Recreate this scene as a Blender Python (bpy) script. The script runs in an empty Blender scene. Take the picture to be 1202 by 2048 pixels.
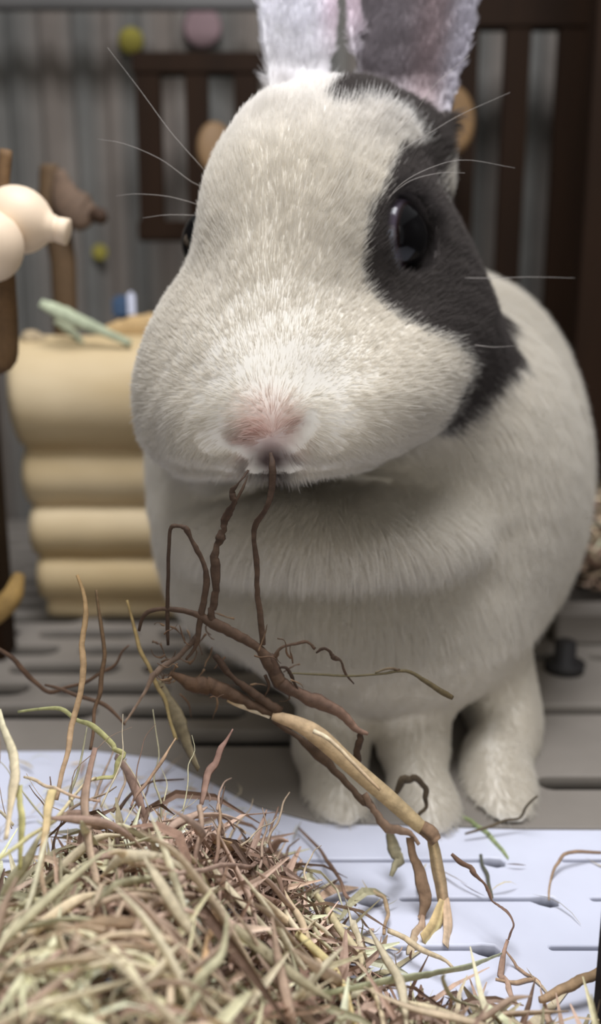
import bpy, bmesh, math, random
import numpy as np
from mathutils import Vector, Matrix

# ------------------------------------------------------------------ camera
W, H, F = 1202, 2048, 1700.0
PITCH = math.radians(12.0)
CZ = 0.109
sc = bpy.context.scene
COL = bpy.data.collections.new('rabbit_cage'); sc.collection.children.link(COL)
cd = bpy.data.cameras.new('camera'); cam = bpy.data.objects.new('camera', cd); COL.objects.link(cam)
cam.location = (0, 0, CZ); cam.rotation_euler = (math.pi/2 - PITCH, 0, 0)
cd.sensor_fit = 'VERTICAL'; cd.sensor_height = 36.0; cd.lens = F/H*36.0
cd.clip_start = 0.005; cd.clip_end = 10
cd.dof.use_dof = True; cd.dof.focus_distance = 0.149; cd.dof.aperture_fstop = 10.5
sc.camera = cam
# ------------------------------------------------------------------ world, lamps, exposure
wd = bpy.data.worlds.new('world'); sc.world = wd; wd.use_nodes = True
wd.node_tree.nodes['Background'].inputs[0].default_value = (0.95, 0.97, 1.0, 1)
wd.node_tree.nodes['Background'].inputs[1].default_value = 0.28
def lamp(name, loc, target, size, size_y, power, color):
    l = bpy.data.lights.new(name, 'AREA'); l.shape = 'RECTANGLE'; l.size = size; l.size_y = size_y
    l.energy = power; l.color = color
    o = bpy.data.objects.new(name, l); COL.objects.link(o); o.location = loc
    o.rotation_euler = (Vector(target)-Vector(loc)).to_track_quat('-Z', 'Y').to_euler()
    return o
lamp('ceiling_lamp', (0.02, 0.115, 0.45), (0.03, 0.20, 0.05), 0.22, 0.16, 2.25, (0.95, 0.96, 1.0))
lamp('front_fill', (0.15, -0.55, 0.30), (0.02, 0.2, 0.08), 0.6, 0.5, 1.7, (1.0, 0.95, 0.86))  # added warm fill light from the camera side
sc.view_settings.view_transform = 'Standard'; sc.view_settings.look = 'None'
sc.view_settings.gamma = 1.0; sc.view_settings.use_curve_mapping = False
sc.view_settings.exposure = 0.0
sc.cycles.use_denoising = True
sc.cycles.max_bounces = 8; sc.cycles.transparent_max_bounces = 8

# ------------------------------------------------------------------ helpers
cp, sp = math.cos(PITCH), math.sin(PITCH)
def at(px, py, Y):
    """the point of the place that lies at depth Y behind image point (px, py)"""
    a, b = (px-W/2)/F, (H/2-py)/F
    d = Vector((a, cp + b*sp, -sp + b*cp)); t = Y/d.y
    return Vector((d.x*t, Y, CZ + d.z*t))
def scale(p):          # pixels per metre at a point
    return F/(p[1]*cp - (p[2]-CZ)*sp)
def onz(px, py, z):    # the point of the plane of height z
    a, b = (px-W/2)/F, (H/2-py)/F
    dz = -sp + b*cp; t = (z-CZ)/dz
    return Vector((a*t, (cp+b*sp)*t, z))
def project(P):
    y = P[:, 1]; z = P[:, 2]-CZ
    zc = y*cp - z*sp; up = y*sp + z*cp
    return W/2 + F*P[:, 0]/zc, H/2 - F*up/zc
def srgb(r, g, b):
    f = lambda c: (c/255/12.92) if c/255 <= 0.04045 else ((c/255+0.055)/1.055)**2.4
    return (f(r), f(g), f(b))
rnd = random.Random(7); rng = np.random.default_rng(7)

def tag(o, label=None, cat=None, group=None, kind=None):
    if label: o['label'] = label
    if cat: o['category'] = cat
    if group: o['group'] = group
    if kind: o['kind'] = kind
    return o
def empty(name, loc):
    o = bpy.data.objects.new(name, None); COL.objects.link(o); o.location = loc
    o.empty_display_size = 0.01
    return o
def link(name, me, mat, parent=None):
    o = bpy.data.objects.new(name, me); COL.objects.link(o)
    if mat is not None and not me.materials: me.materials.append(mat)
    if parent is not None:
        o.parent = parent; o.matrix_parent_inverse = Matrix.Translation(-parent.location)
    return o
def mesh(name, V, Fc, mat, parent=None, smooth=True, col=None):
    me = bpy.data.meshes.new(name); me.from_pydata([tuple(v) for v in V], [], [tuple(f) for f in Fc])
    if smooth: me.polygons.foreach_set('use_smooth', [True]*len(me.polygons))
    if col is not None:
        a = me.attributes.new('col', 'FLOAT_COLOR', 'POINT')
        c = np.ones((len(V), 4), np.float32); c[:, :3] = col; a.data.foreach_set('color', c.ravel())
    me.update()
    return link(name, me, mat, parent)

# materials
def material(name, base, rough=0.7, noise=0.0, nscale=40, stretch=(1, 1, 1), base2=None, bump=0.0, spec=0.3, attr=False, sss=0.0):
    m = bpy.data.materials.new(name); m.use_nodes = True; nt = m.node_tree; N = nt.nodes; L = nt.links
    b = N['Principled BSDF']; b.inputs['Roughness'].default_value = rough
    b.inputs['Specular IOR Level'].default_value = spec
    b.inputs['Base Color'].default_value = (*base, 1)
    tc = N.new('ShaderNodeTexCoord'); mp = N.new('ShaderNodeMapping'); mp.inputs['Scale'].default_value = stretch
    nz = N.new('ShaderNodeTexNoise'); nz.inputs['Scale'].default_value = nscale; nz.inputs['Detail'].default_value = 5
    L.new(tc.outputs['Object'], mp.inputs[0]); L.new(mp.outputs[0], nz.inputs[0])
    if noise > 0:
        mx = N.new('ShaderNodeMix'); mx.data_type = 'RGBA'
        b2 = base2 or tuple(c*(1-noise) for c in base)
        rp = N.new('ShaderNodeValToRGB'); rp.color_ramp.elements[0].position = 0.35; rp.color_ramp.elements[1].position = 0.65
        L.new(nz.outputs[0], rp.inputs[0]); L.new(rp.outputs[0], mx.inputs[0])
        mx.inputs[6].default_value = (*base, 1); mx.inputs[7].default_value = (*b2, 1)
        if attr:
            at_ = N.new('ShaderNodeAttribute'); at_.attribute_name = 'col'
            mm = N.new('ShaderNodeMix'); mm.data_type = 'RGBA'; mm.blend_type = 'MULTIPLY'; mm.inputs[0].default_value = 1
            L.new(at_.outputs['Color'], mm.inputs[6]); L.new(mx.outputs[2], mm.inputs[7]); L.new(mm.outputs[2], b.inputs['Base Color'])
        else:
            L.new(mx.outputs[2], b.inputs['Base Color'])
    if bump > 0:
        bp = N.new('ShaderNodeBump'); bp.inputs['Strength'].default_value = bump; bp.inputs['Distance'].default_value = 0.0006
        L.new(nz.outputs[0], bp.inputs['Height']); L.new(bp.outputs[0], b.inputs['Normal'])
    return m
def fur_material(name, trans):
    m = bpy.data.materials.new(name); m.use_nodes = True; nt = m.node_tree; N = nt.nodes; L = nt.links
    N.remove(N['Principled BSDF']); out = N['Material Output']
    a = N.new('ShaderNodeAttribute'); a.attribute_name = 'col'
    d = N.new('ShaderNodeBsdfDiffuse'); t = N.new('ShaderNodeBsdfTranslucent'); mx = N.new('ShaderNodeMixShader')
    mx.inputs[0].default_value = trans
    L.new(a.outputs['Color'], d.inputs[0]); L.new(a.outputs['Color'], t.inputs[0])
    L.new(d.outputs[0], mx.inputs[1]); L.new(t.outputs[0], mx.inputs[2]); L.new(mx.outputs[0], out.inputs[0])
    return m
M_fur = fur_material('fur_strands', 0.5)
M_skin = fur_material('skin_under_fur', 0.0)
M_hay = material('dry_hay', (1, 1, 1), 0.75, 0.22, 900, (1, 1, 1), attr=True, bump=0.3)
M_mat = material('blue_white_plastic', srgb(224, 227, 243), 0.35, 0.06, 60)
M_rear = material('shade_taupe_plastic', srgb(140, 133, 125), 0.5, 0.12, 50)  # the shade on the rear floor is put into this colour
M_dark = material('dark_tray', srgb(48, 46, 46), 0.6, 0.2, 30)
M_log = material('pale_log_wood', srgb(216, 197, 162), 0.6, 0.3, 40, (0.25, 1, 1), srgb(194, 171, 130), 0.4)
M_logend = material('log_end_grain', srgb(150, 118, 76), 0.7, 0.3, 200)
M_dwood = material('dark_brown_wood', srgb(38, 23, 11), 0.7, 0.35, 60, (1, 1, .15), bump=0.3, spec=.12)
M_toy = material('pale_turned_wood', srgb(228, 206, 180), 0.5, 0.12, 60)
M_tan = material('tan_wood', srgb(132, 104, 72), 0.6, 0.3, 80, (1, 1, .3), bump=0.2)
M_bwood = material('brown_chew_wood', srgb(128, 98, 66), 0.7, 0.3, 80, (1, 1, .3), bump=0.3)
M_grey = material('grey_plastic', srgb(120, 114, 108), 0.5, 0.1, 40)
M_blue = material('blue_plastic', srgb(70, 92, 120), 0.4, 0.1, 40)
M_yel = material('yellow_print', srgb(150, 140, 62), 0.8, 0.15, 90)
M_pink = material('pink_print', srgb(146, 122, 124), 0.8, 0.15, 90)
M_rail = material('grey_metal', srgb(88, 86, 84), 0.5, 0.1, 40)

# ------------------------------------------------------------------ shapes
def box(name, lo, hi, mat, parent=None, bev=0.0006):
    bm = bmesh.new(); bmesh.ops.create_cube(bm, size=1.0)
    lo, hi = Vector(lo), Vector(hi); s = hi-lo; c = (hi+lo)/2
    for v in bm.verts: v.co = Vector((v.co.x*s.x+c.x, v.co.y*s.y+c.y, v.co.z*s.z+c.z))
    if bev: bmesh.ops.bevel(bm, geom=bm.edges[:], offset=min(bev, min(s)*0.3), segments=2, affect='EDGES')
    me = bpy.data.meshes.new(name); bm.to_mesh(me); bm.free()
    return link(name, me, mat, parent)
def smooth_path(pts, n):
    """Catmull-Rom through the points, n samples per span"""
    P = [np.array(p, float) for p in pts]; P = [2*P[0]-P[1]] + P + [2*P[-1]-P[-2]]
    out = []
    for i in range(1, len(P)-2):
        for k in range(n):
            t = k/n; a, b, c, d = P[i-1], P[i], P[i+1], P[i+2]
            out.append(0.5*((2*b)+(-a+c)*t+(2*a-5*b+4*c-d)*t*t+(-a+3*b-3*c+d)*t**3))
    out.append(P[-2])
    return np.array(out)
def tube_arrays(C, R, flat=1.0, sides=8, twist=0.0, seed=0, crease=0.0, ridge=0.0):
    """a swept section along C (n,3) with radii R (n); flat<1 makes a blade"""
    n = len(C); T = np.gradient(C, axis=0); T /= np.linalg.norm(T, axis=1)[:, None]+1e-12
    ref = np.array([0.0, -1.0, 0.25]); ref /= np.linalg.norm(ref)
    V = []; Fc = []
    for i in range(n):
        a = np.cross(T[i], ref)
        if np.linalg.norm(a) < 0.1: a = np.cross(T[i], [1.0, 0, 0])
        a /= np.linalg.norm(a); b = np.cross(T[i], a)
        tw = seed + twist*i/max(1, n-1); ca, sa = math.cos(tw), math.sin(tw)
        a, b = a*ca+b*sa, b*ca-a*sa
        for k in range(sides):
            th = 2*math.pi*k/sides
            u = math.cos(th); w = math.sin(th)*flat + crease*abs(u)
            V.append(C[i]+R[i]*(1+ridge*(k % 2))*(a*u+b*w))
    for i in range(n-1):
        for k in range(sides):
            k2 = (k+1) % sides
            Fc.append((i*sides+k, i*sides+k2, (i+1)*sides+k2, (i+1)*sides+k))
    Fc.append(tuple(range(sides-1, -1, -1))); Fc.append(tuple((n-1)*sides+k for k in range(sides)))
    return V, Fc
def stalk(name, pts, mat, color, parent=None, flat=1.0, sides=8, twist=0.0, tw0=0.0, wob=0.12, n=6, crease=0.0, color2=None, thin=1.0, ridge=0.0):
    """pts: (px, py, Y, radius in px)"""
    P = []
    for q in pts:
        p = at(q[0], q[1], q[2]); P.append((p.x, p.y, p.z, thin*q[3]/scale(p)))
    S = smooth_path(P, n); R = np.maximum(np.abs(S[:, 3]), 5e-5)
    R = R*(1+wob*np.interp(np.arange(len(R)), np.linspace(0, len(R)-1, max(3, len(R)//3)), rng.standard_normal(max(3, len(R)//3))))
    C = S[:, :3].copy(); C += rng.standard_normal(C.shape)*(R*0.5*wob)[:, None]
    C[:, 2] = np.maximum(C[:, 2], R*max(flat, .3)+0.0002)
    V, Fc = tube_arrays(C, R, flat, sides, twist, tw0, crease, ridge)
    c1 = np.array(color); c2 = np.array(color2 if color2 else tuple(c*0.8 for c in color))
    t = np.repeat(np.linspace(0, 1, len(C)), sides)[:, None]
    cc = c1*(1-t)+c2*t; cc = cc*(1+0.07*np.repeat(rng.standard_normal(len(C)), sides)[:, None])*(1+(0.22 if ridge > .07 else .13)*np.tile(rng.standard_normal(sides), len(C))[:, None])
    return mesh(name, V, Fc, mat, parent, col=np.clip(cc, 0.01, 1))
def lathe(name, prof, c, axis, mat, parent=None, seg=28):
    """prof: (distance along axis, radius)"""
    axis = Vector(axis).normalized(); q = axis.to_track_quat('Z', 'Y'); V = []; Fc = []
    for (t, r) in prof:
        for k in range(seg):
            a = 2*math.pi*k/seg; V.append(Vector(c)+q @ Vector((r*math.cos(a), r*math.sin(a), t)))
    for i in range(len(prof)-1):
        for k in range(seg):
            k2 = (k+1) % seg; Fc.append((i*seg+k, i*seg+k2, (i+1)*seg+k2, (i+1)*seg+k))
    Fc.append(tuple(range(seg-1, -1, -1))); Fc.append(tuple((len(prof)-1)*seg+k for k in range(seg)))
    return mesh(name, V, Fc, mat, parent)
def plate(name, outline, holes, z, th, mat, bevel=0.0004):
    """flat slab with holes, top at z"""
    cu = bpy.data.curves.new(name, 'CURVE'); cu.dimensions = '2D'; cu.fill_mode = 'BOTH'
    for poly in [outline]+holes:
        s = cu.splines.new('POLY'); s.points.add(len(poly)-1); s.use_cyclic_u = True
        for i, (x, y) in enumerate(poly): s.points[i].co = (x, y, 0, 1)
    cu.extrude = th/2-bevel; cu.bevel_depth = bevel; cu.bevel_resolution = 1; cu.offset = -bevel
    t = bpy.data.objects.new('tmp', cu); COL.objects.link(t)
    me = bpy.data.meshes.new_from_object(t.evaluated_get(bpy.context.evaluated_depsgraph_get()))
    bpy.data.objects.remove(t); me.name = name; me.materials.clear()
    o = link(name, me, mat); o.location = (0, 0, z-th/2)
    return o
def slot(cx, cy, w, h, n=6):
    r = h/2; P = []
    for k in range(n+1):
        a = -math.pi/2+math.pi*k/n; P.append((cx+w/2-r+r*math.cos(a), cy+r*math.sin(a)))
    for k in range(n+1):
        a = math.pi/2+math.pi*k/n; P.append((cx-w/2+r+r*math.cos(a), cy+r*math.sin(a)))
    return P

# ================================================================== the setting
# back wall: a ribbed grey wall sheet, real ridges along x
nx = 420; V = []; Fc = []; xs = np.linspace(-0.36, 0.36, nx)
cols = []
for i, x in enumerate(xs):
    rid = 0.0028*math.sin(x*2*math.pi/0.0175)+0.0012*math.sin(x*2*math.pi/0.0061+1)
    st = 0.5+0.5*math.sin(x*2*math.pi/0.036+0.8+math.sin(x*60))
    c = np.array(srgb(112, 111, 107))*(1-st)+np.array(srgb(128, 119, 111))*st
    for z in (-0.06, 0.42):
        V.append((x, 0.500-rid, z)); cols.append(c)
for i in range(nx-1): Fc.append((2*i, 2*i+2, 2*i+3, 2*i+1))
M_wall = material('ribbed_wall', (1, 1, 1), 0.85, 0.2, 25, attr=True)
w = mesh('wall_back', V, Fc, M_wall, col=np.array(cols)); tag(w, kind='structure')
for (px, py, rx, rz, m) in ((262, 82, 26, 30, M_yel), (405, 55, 40, 30, M_pink), (200, 505, 16, 22, M_yel)):
    p = at(px, py, 0.494); s = scale(p)
    o = lathe('printed_spot', [(0, rx/s*.6), (0.0004, rx/s), (0.0008, rx/s*.8)], p, (0, -1, 0), m, w, 20)
for (nm, x0, x1) in (('wall_left', -0.365, -0.36), ('wall_right', 0.36, 0.365)):
    tag(box(nm, (x0, -0.2, -0.06), (x1, 0.5, 0.42), M_rail), kind='structure')

# floor: dark tray, rear slotted mat coloured as shaded, front one as lit
tag(box('floor', (-0.36, -0.3, -0.030), (0.36, 0.505, -0.0145), M_dark), kind='structure')
holes = []
for r in range(16):
    y = 0.1985+0.0165*r; off = 0.019*(r % 2)
    for k in range(-9, 0):
        holes.append(slot(k*0.0440+off+0.010, y, 0.037, 0.0095))
for r in range(7):
    for k in range(0, 7):
        holes.append(slot(0.0765+k*0.044-.002*r, 0.1915+0.0415*r, 0.036, 0.0065)); 
        if r: holes.append(slot(0.0325-.002*r, 0.1915+0.0415*r, 0.034, 0.0065)) if k == 0 else None
holes = [h for h in holes if h and min(p[0] for p in h) > -.345 and max(p[0] for p in h) < .345 and max(p[1] for p in h) < .485]
edge = [(-0.35, 0.206), (-0.10, 0.208), (-0.055, 0.2085), (-0.036, 0.204), (-0.022, 0.192), (-0.010, 0.181), (0.004, 0.1745), (0.05, 0.1720), (0.35, 0.170)]  # line where the lit and shaded floor colours meet
def edge_y(x):
    return float(np.interp(x, [e[0] for e in edge], [e[1] for e in edge]))
holes = [h for h in holes if min(p[1]-edge_y(p[0]) for p in h) > 0.003]
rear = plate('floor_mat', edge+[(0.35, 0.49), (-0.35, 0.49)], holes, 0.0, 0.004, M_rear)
tag(rear, 'slotted plastic mat behind and under the rabbit, shade painted in as taupe', 'mat')
holes = []
for (x, y, w_) in ((0.022, 0.1600, .040), (0.070, 0.1600, .030), (0.0, 0.1475, .030), (0.0345, 0.1475, .030), (0.074, 0.1475, .034), (-0.05, 0.1600, .034), (-0.092, 0.1600, .034),
                   (-0.04, 0.1475, .034), (0.018, 0.134, .034), (0.062, 0.134, .034), (-0.03, 0.134, .034), (-.075, .134, .034)):
    h = slot(x, y, w_, 0.0011, 5)
    ex = x+w_/2
    k0 = [p for p in h if p[0] < ex-0.004]
    # the slot ends in a rounder drop
    drop = [(ex-0.0045, y-0.00055), (ex-0.0030, y-0.0016), (ex-0.0012, y-0.0024), (ex+0.0006, y-0.0020), (ex+0.0010, y-0.0006), (ex+0.0002, y+0.0006), (ex-0.0020, y+0.0009), (ex-0.0045, y+0.00055)]
    left = [p for p in h if p[0] < x]
    holes.append(drop+left)
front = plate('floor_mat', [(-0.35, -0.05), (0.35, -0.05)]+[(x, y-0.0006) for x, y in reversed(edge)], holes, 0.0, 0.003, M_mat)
tag(front, 'plastic mat painted blue-white as the lit part, with thin slots in front of the paws', 'mat')

# ================================================================== behind
def slat_frame(label, px0, px1, py0, py1, Y, slats, rail_px, cat='lattice', bottom=True):
    """dark wooden frame with upright slats; slats: list of (px0, px1)"""
    pm = (py0+py1)/2
    X = lambda px, py=pm: at(px, py, Y).x
    z1, z0 = at(600, py0, Y).z, at(600, py1, Y).z
    r = rail_px/scale(at(600, pm, Y)); d = 0.004
    t = empty('wooden_lattice', (X(px0), Y, max(z0, 0)))
    tag(t, label, cat)
    box('top_rail', (X(px0), Y-d, z1-r), (X(px1), Y+d, z1), M_dwood, t)
    if bottom: box('bottom_rail', (X(px0), Y-d, z0), (X(px1), Y+d, z0+r), M_dwood, t)
    for a, b in slats:
        box('slat', (X(a), Y-d*.7, z0), (X(b), Y+d*.7, z1-r*.5), M_dwood, t)
    return t
slat_frame('small dark brown slatted wooden frame on the grey wall left of the rabbit', 272, 640, 108, 482, 0.440,
           [(276, 326), (374, 420), (470, 520), (566, 612)], 38)
slat_frame('tall dark brown slatted screen behind the dark ear', 790, 1290, -60, 1330, 0.435,
           [(790, 830), (880, 935), (984, 1032), (1084, 1138), (1188, 1240)], 100)
# dark upright boards near the sides
t = at(1150, 600, 0.35); b_ = box('wooden_board', (t.x, 0.345, 0.0), (t.x+0.045, 0.357, 0.32), M_dwood)
tag(b_, 'dark brown upright board at the right edge behind the rabbit back', 'board')
p = at(-95, 700, 0.29); q = at(8, 700, 0.29)
b_ = box('wooden_board', (p.x, 0.270, 0.0), (q.x-0.0005, 0.283, at(0, 730, 0.283).z), M_dwood)
tag(b_, 'very dark upright board beside the left end of the log bridge', 'board')
p = at(1286, 1200, 0.112)
b_ = box('cage_post', (p.x, 0.106, 0.0), (p.x+0.012, 0.118, 0.30), M_dwood)
tag(b_, 'dark brown cage post just inside the right edge of view', 'post')
o = box('horizontal_rail', (-0.20, 0.455, at(0, 22, .46).z), (at(560, 0, .46).x, 0.461, at(0, -40, .46).z), M_rail)
tag(o, 'grey horizontal rail across the top of the back wall', 'rail')

# log bridge
xl0 = at(8, 700, 0.300).x; zt = at(100, 688, 0.300).z
br = empty('log_bridge', (xl0+0.05, 0.30, 0)); tag(br, 'pale stacked log bridge house behind the left side of the rabbit', 'log bridge')
zs = [at(100, y, 0.292).z for y in (905, 1030, 1140, 1235)]
rows = [(zt-(zt-zs[0])/2, (zt-zs[0])/2), ]
for a, b2 in zip([zs[0]]+zs[1:3], zs[1:]): rows.append(((a+b2)/2, (a-b2)/2))
rows.append((zs[-1]/2, zs[-1]/2))
for i, (z, r) in enumerate(rows):
    L0 = xl0+0.0012*i; L1 = xl0+0.087
    yc = 0.318-(0 if i else 0.0)
    n = 26; C = np.array([(L0+(L1-L0)*k/n, yc+0.0001*math.sin(k*1.3+i), z+0.0001*math.sin(k*.9+i*2)) for k in range(n+1)])
    R = np.array([r*1.16*(1+0.003*math.sin(k*.7+i)) for k in range(n+1)]); R[0] *= .93; R[-1] *= .93
    Vv, Ff = tube_arrays(C, R, 1.0, 28)
    lg = mesh('log', Vv, Ff, M_log, br)
    lathe('log_end', [(0, r*.86), (0.0006, r*.82)], (L0+.0003, yc, z), (-1, 0, 0), M_logend, lg, 24)

# toy of two pale wooden bulbs hanging on a brown stick
tp = empty('chew_toy', at(-10, 700, 0.215)); tag(tp, 'pale cream wooden chew toy with two round bulbs on a brown stick', 'chew toy')
def bulb(px, py, Y, rpx, ax, neck):
    c = at(px, py, Y); r = rpx/scale(c); pr = []
    for k in range(13):
        a = math.pi*k/15; pr.append((-r*math.cos(a)*1.05, max(r*math.sin(a), r*.06)))
    if neck: pr += [(r*1.00, r*.42), (r*1.12, r*.40), (r*1.17, r*.33), (r*1.22, r*.38), (r*1.52, r*.40), (r*1.56, r*.3)]
    else: pr += [(r*1.05, r*.15)]
    return lathe('bulb', pr, c, ax, M_toy, tp, 32)
bulb(36, 440, 0.215, 66, (0.93, 0, -0.22), True)
bulb(-22, 492, 0.205, 68, (0.2, 0, 1), False)
stalk('stick', [(12, 300, 0.222, 13), (5, 400, 0.222, 15), (8, 560, 0.222, 24), (5, 700, 0.222, 34), (-12, 715, 0.222, 34)], M_hay, srgb(118, 90, 60), tp, wob=0.04)
# brown chew stick with a leaf shaped side piece
bt = empty('chew_stick', at(120, 660, 0.33)); tag(bt, 'brown wooden chew stick with a fish tail shaped side piece, behind the pale toy', 'chew toy')
stalk('stick', [(98, 330, 0.33, 18), (104, 400, 0.33, 28), (125, 520, 0.33, 26), (132, 690, 0.33, 24)], M_hay, srgb(90, 70, 48), bt, wob=0.05, flat=.6)
stalk('side_piece', [(118, 340, 0.325, 10), (135, 400, 0.325, 34), (165, 425, 0.325, 38), (190, 432, 0.325, 18)], M_hay, srgb(106, 86, 70), bt, wob=0.03, flat=.4)
stalk('peg', [(186, 430, 0.325, 13), (202, 432, 0.322, 17), (214, 432, 0.322, 9)], M_hay, srgb(70, 50, 36), bt, wob=0.03)
# round tan discs
for (px, py, r_, lb) in ((898, 248, 46, 'round tan wooden disc peeping out behind the dark ear'), (428, 304, 36, 'dull tan wooden disc half hidden behind the white side of the forehead')):
    p = at(px, py, 0.40); r = r_/scale(p)
    o = lathe('wooden_disc', [(0, r*.8), (0.001, r), (0.005, r), (0.006, r*.8)], p, (0.25, -1, 0.1), M_tan)
    for v in o.data.vertices: v.co.z = p.z+(v.co.z-p.z)*1.4
    tag(o, lb, 'wooden disc')
# bits on top of the bridge
def top(px, py, r, c, Y=0.305): return (px, py, Y, r)
o = stalk('hay_strip', [(82, 606, 0.300, 8), (130, 628, 0.300, 13), (190, 655, 0.302, 12), (262, 688, 0.304, 7)], M_hay, srgb(200, 208, 176), flat=.3, crease=.2)
tag(o, 'broad pale green hay blade lying slanted on the log bridge', 'hay')
o = stalk('hay_strip', [(112, 640, 0.308, 8), (140, 660, 0.308, 9), (166, 688, 0.308, 6)], M_hay, srgb(176, 180, 150), flat=.3, crease=.2)
tag(o, 'short dull green hay blade under the broad one on the log bridge', 'hay')
o = stalk('wood_crumb', [(44, 684, .310, 12), (62, 678, .310, 16), (92, 684, .310, 10)], M_hay, srgb(206, 184, 148), flat=.6)
tag(o, 'small cream wood crumb at the left end on the log bridge', 'wood piece')
o = stalk('wood_piece', [(196, 676, .330, 14), (250, 662, .330, 26), (310, 660, .330, 26), (340, 664, .330, 18)], M_hay, srgb(188, 158, 112), flat=.7)
tag(o, 'rounded tan piece of wood on the log bridge beside the rabbit cheek', 'wood piece')
p = at(250, 612, 0.36); s = scale(p)
o = box('plastic_clip', (p.x-22/s, .355, p.z-26/s), (p.x+20/s, .363, p.z+20/s), M_blue, bev=.0015); tag(o, 'small blue plastic clip on the wall side above the log bridge', 'clip')
box('clip_tab', (p.x+12/s, .352, p.z-22/s), (p.x+26/s, .356, p.z+26/s), M_mat, o, bev=.001)
# curved tan wood at the left edge
o = stalk('wooden_ring', [(-70, 1250, 0.235, 24), (-20, 1232, 0.235, 24), (22, 1195, 0.235, 22), (38, 1150, 0.24, 12)], M_hay, srgb(176, 142, 84), wob=.02)
tag(o, 'curved tan piece of wood at the left edge below the dark board', 'wood piece')
# grey tray with hay, back right
g0 = at(1112, 1280, 0.285); zt2 = at(1150, 1286, 0.285).z
tr = empty('hay_tray', (g0.x+.04, .30, 0)); tag(tr, 'grey plastic tray with a dark notch behind the rabbit on the right', 'tray')
z2 = max(zt2, 0.012)
box('front_panel', (g0.x, .285, 0.0005), (g0.x+.11, .289, z2), M_grey, tr)
box('rim', (g0.x-.001, .282, z2-.0005), (g0.x+.112, .291, z2+.0025), M_grey, tr)
box('side_panel', (g0.x, .289, 0.0005), (g0.x+.003, .36, z2), M_grey, tr)
box('base_panel', (g0.x+.003, .289, 0.0005), (g0.x+.11, .36, .003), M_grey, tr)
p = at(1125, 1385, 0.262)
o = lathe('dark_peg', [(0, .0062), (.003, .0066), (.0032, .0036), (.010, .0034), (.0105, .0024)], (p.x, .262, 0.0002), (0, 0, 1), M_dark, None, 20)
tag(o, 'small dark peg on the mat right of the hind foot', 'peg')

# ================================================================== blade cloud helper
def blades(N, fn, cols, name, label, parent=None, segs=4):
    V = np.zeros((N, segs+1, 3, 3)); CC = np.zeros((N, segs+1, 3, 3))
    for i in range(N):
        p, L, w_, flatness = fn()
        az = rng.uniform(0, 2*math.pi); el = rng.normal(0, flatness)
        d = np.array([math.cos(az)*math.cos(el), math.sin(az)*math.cos(el), math.sin(el)])
        b = np.cross(d, [0, 0, 1.0]); b /= np.linalg.norm(b)+1e-9; up = np.cross(b, d)
        tw = rng.uniform(-1.2, 1.2); bb = b*math.cos(tw)+up*math.sin(tw); nn = np.cross(d, bb)
        cv = rng.normal(0, .6); cv2 = rng.normal(0, .5)
        c = np.minimum(np.array(cols(p))*rng.uniform(.85, 1.75), .88)
        for k in range(segs+1):
            t = k/segs-.5
            q = p+d*L*t+up*L*cv*(.25-t*t)+b*L*cv2*(.25-t*t)
            ww = w_*(1-3.3*abs(t)**2)
            V[i, k, 0] = q-bb*ww; V[i, k, 1] = q+nn*ww*.45; V[i, k, 2] = q+bb*ww
            CC[i, k, :] = c
    V[..., 2] = np.maximum(V[..., 2], 0.0004)
    idx = np.arange(N*(segs+1)*3).reshape(N, segs+1, 3); Q = []
    for k in range(segs):
        for s in range(2):
            Q.append(np.stack([idx[:, k, s], idx[:, k, s+1], idx[:, k+1, s+1], idx[:, k+1, s]], -1))
    Q = np.concatenate(Q)
    me = bpy.data.meshes.new(name); me.from_pydata(V.reshape(-1, 3).tolist(), [], Q.tolist())
    a = me.attributes.new('col', 'FLOAT_COLOR', 'POINT'); c4 = np.ones((V.size//3, 4), np.float32); c4[:, :3] = CC.reshape(-1, 3)
    a.data.foreach_set('color', c4.ravel()); me.update()
    o = link(name, me, M_hay, parent); tag(o, label, 'hay', kind='stuff')
    return o
TAN = [srgb(204, 184, 156), srgb(186, 164, 140), srgb(172, 148, 128), srgb(216, 202, 172)]
BRN = [srgb(164, 138, 122), srgb(180, 154, 136), srgb(134, 108, 92), srgb(194, 168, 150), srgb(108, 86, 72)]
GRN = [srgb(200, 192, 158), srgb(184, 178, 146), srgb(220, 208, 178), srgb(160, 150, 122), srgb(212, 198, 168)]
def bh(p): return BRN[rng.integers(5)] if rng.random() < .5 else TAN[rng.integers(4)]
def back_hay2():
    x = g0.x+.016+rng.uniform(0, .080)
    return np.array([x, rng.uniform(.304, .345), 0.013+rng.uniform(0, 1)*.034]), rng.uniform(.008, .018), rng.uniform(.0004, .001), .5
blades(900, back_hay2, bh, 'loose_hay', 'dim brown hay heaped in the grey tray at the back right')

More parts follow.
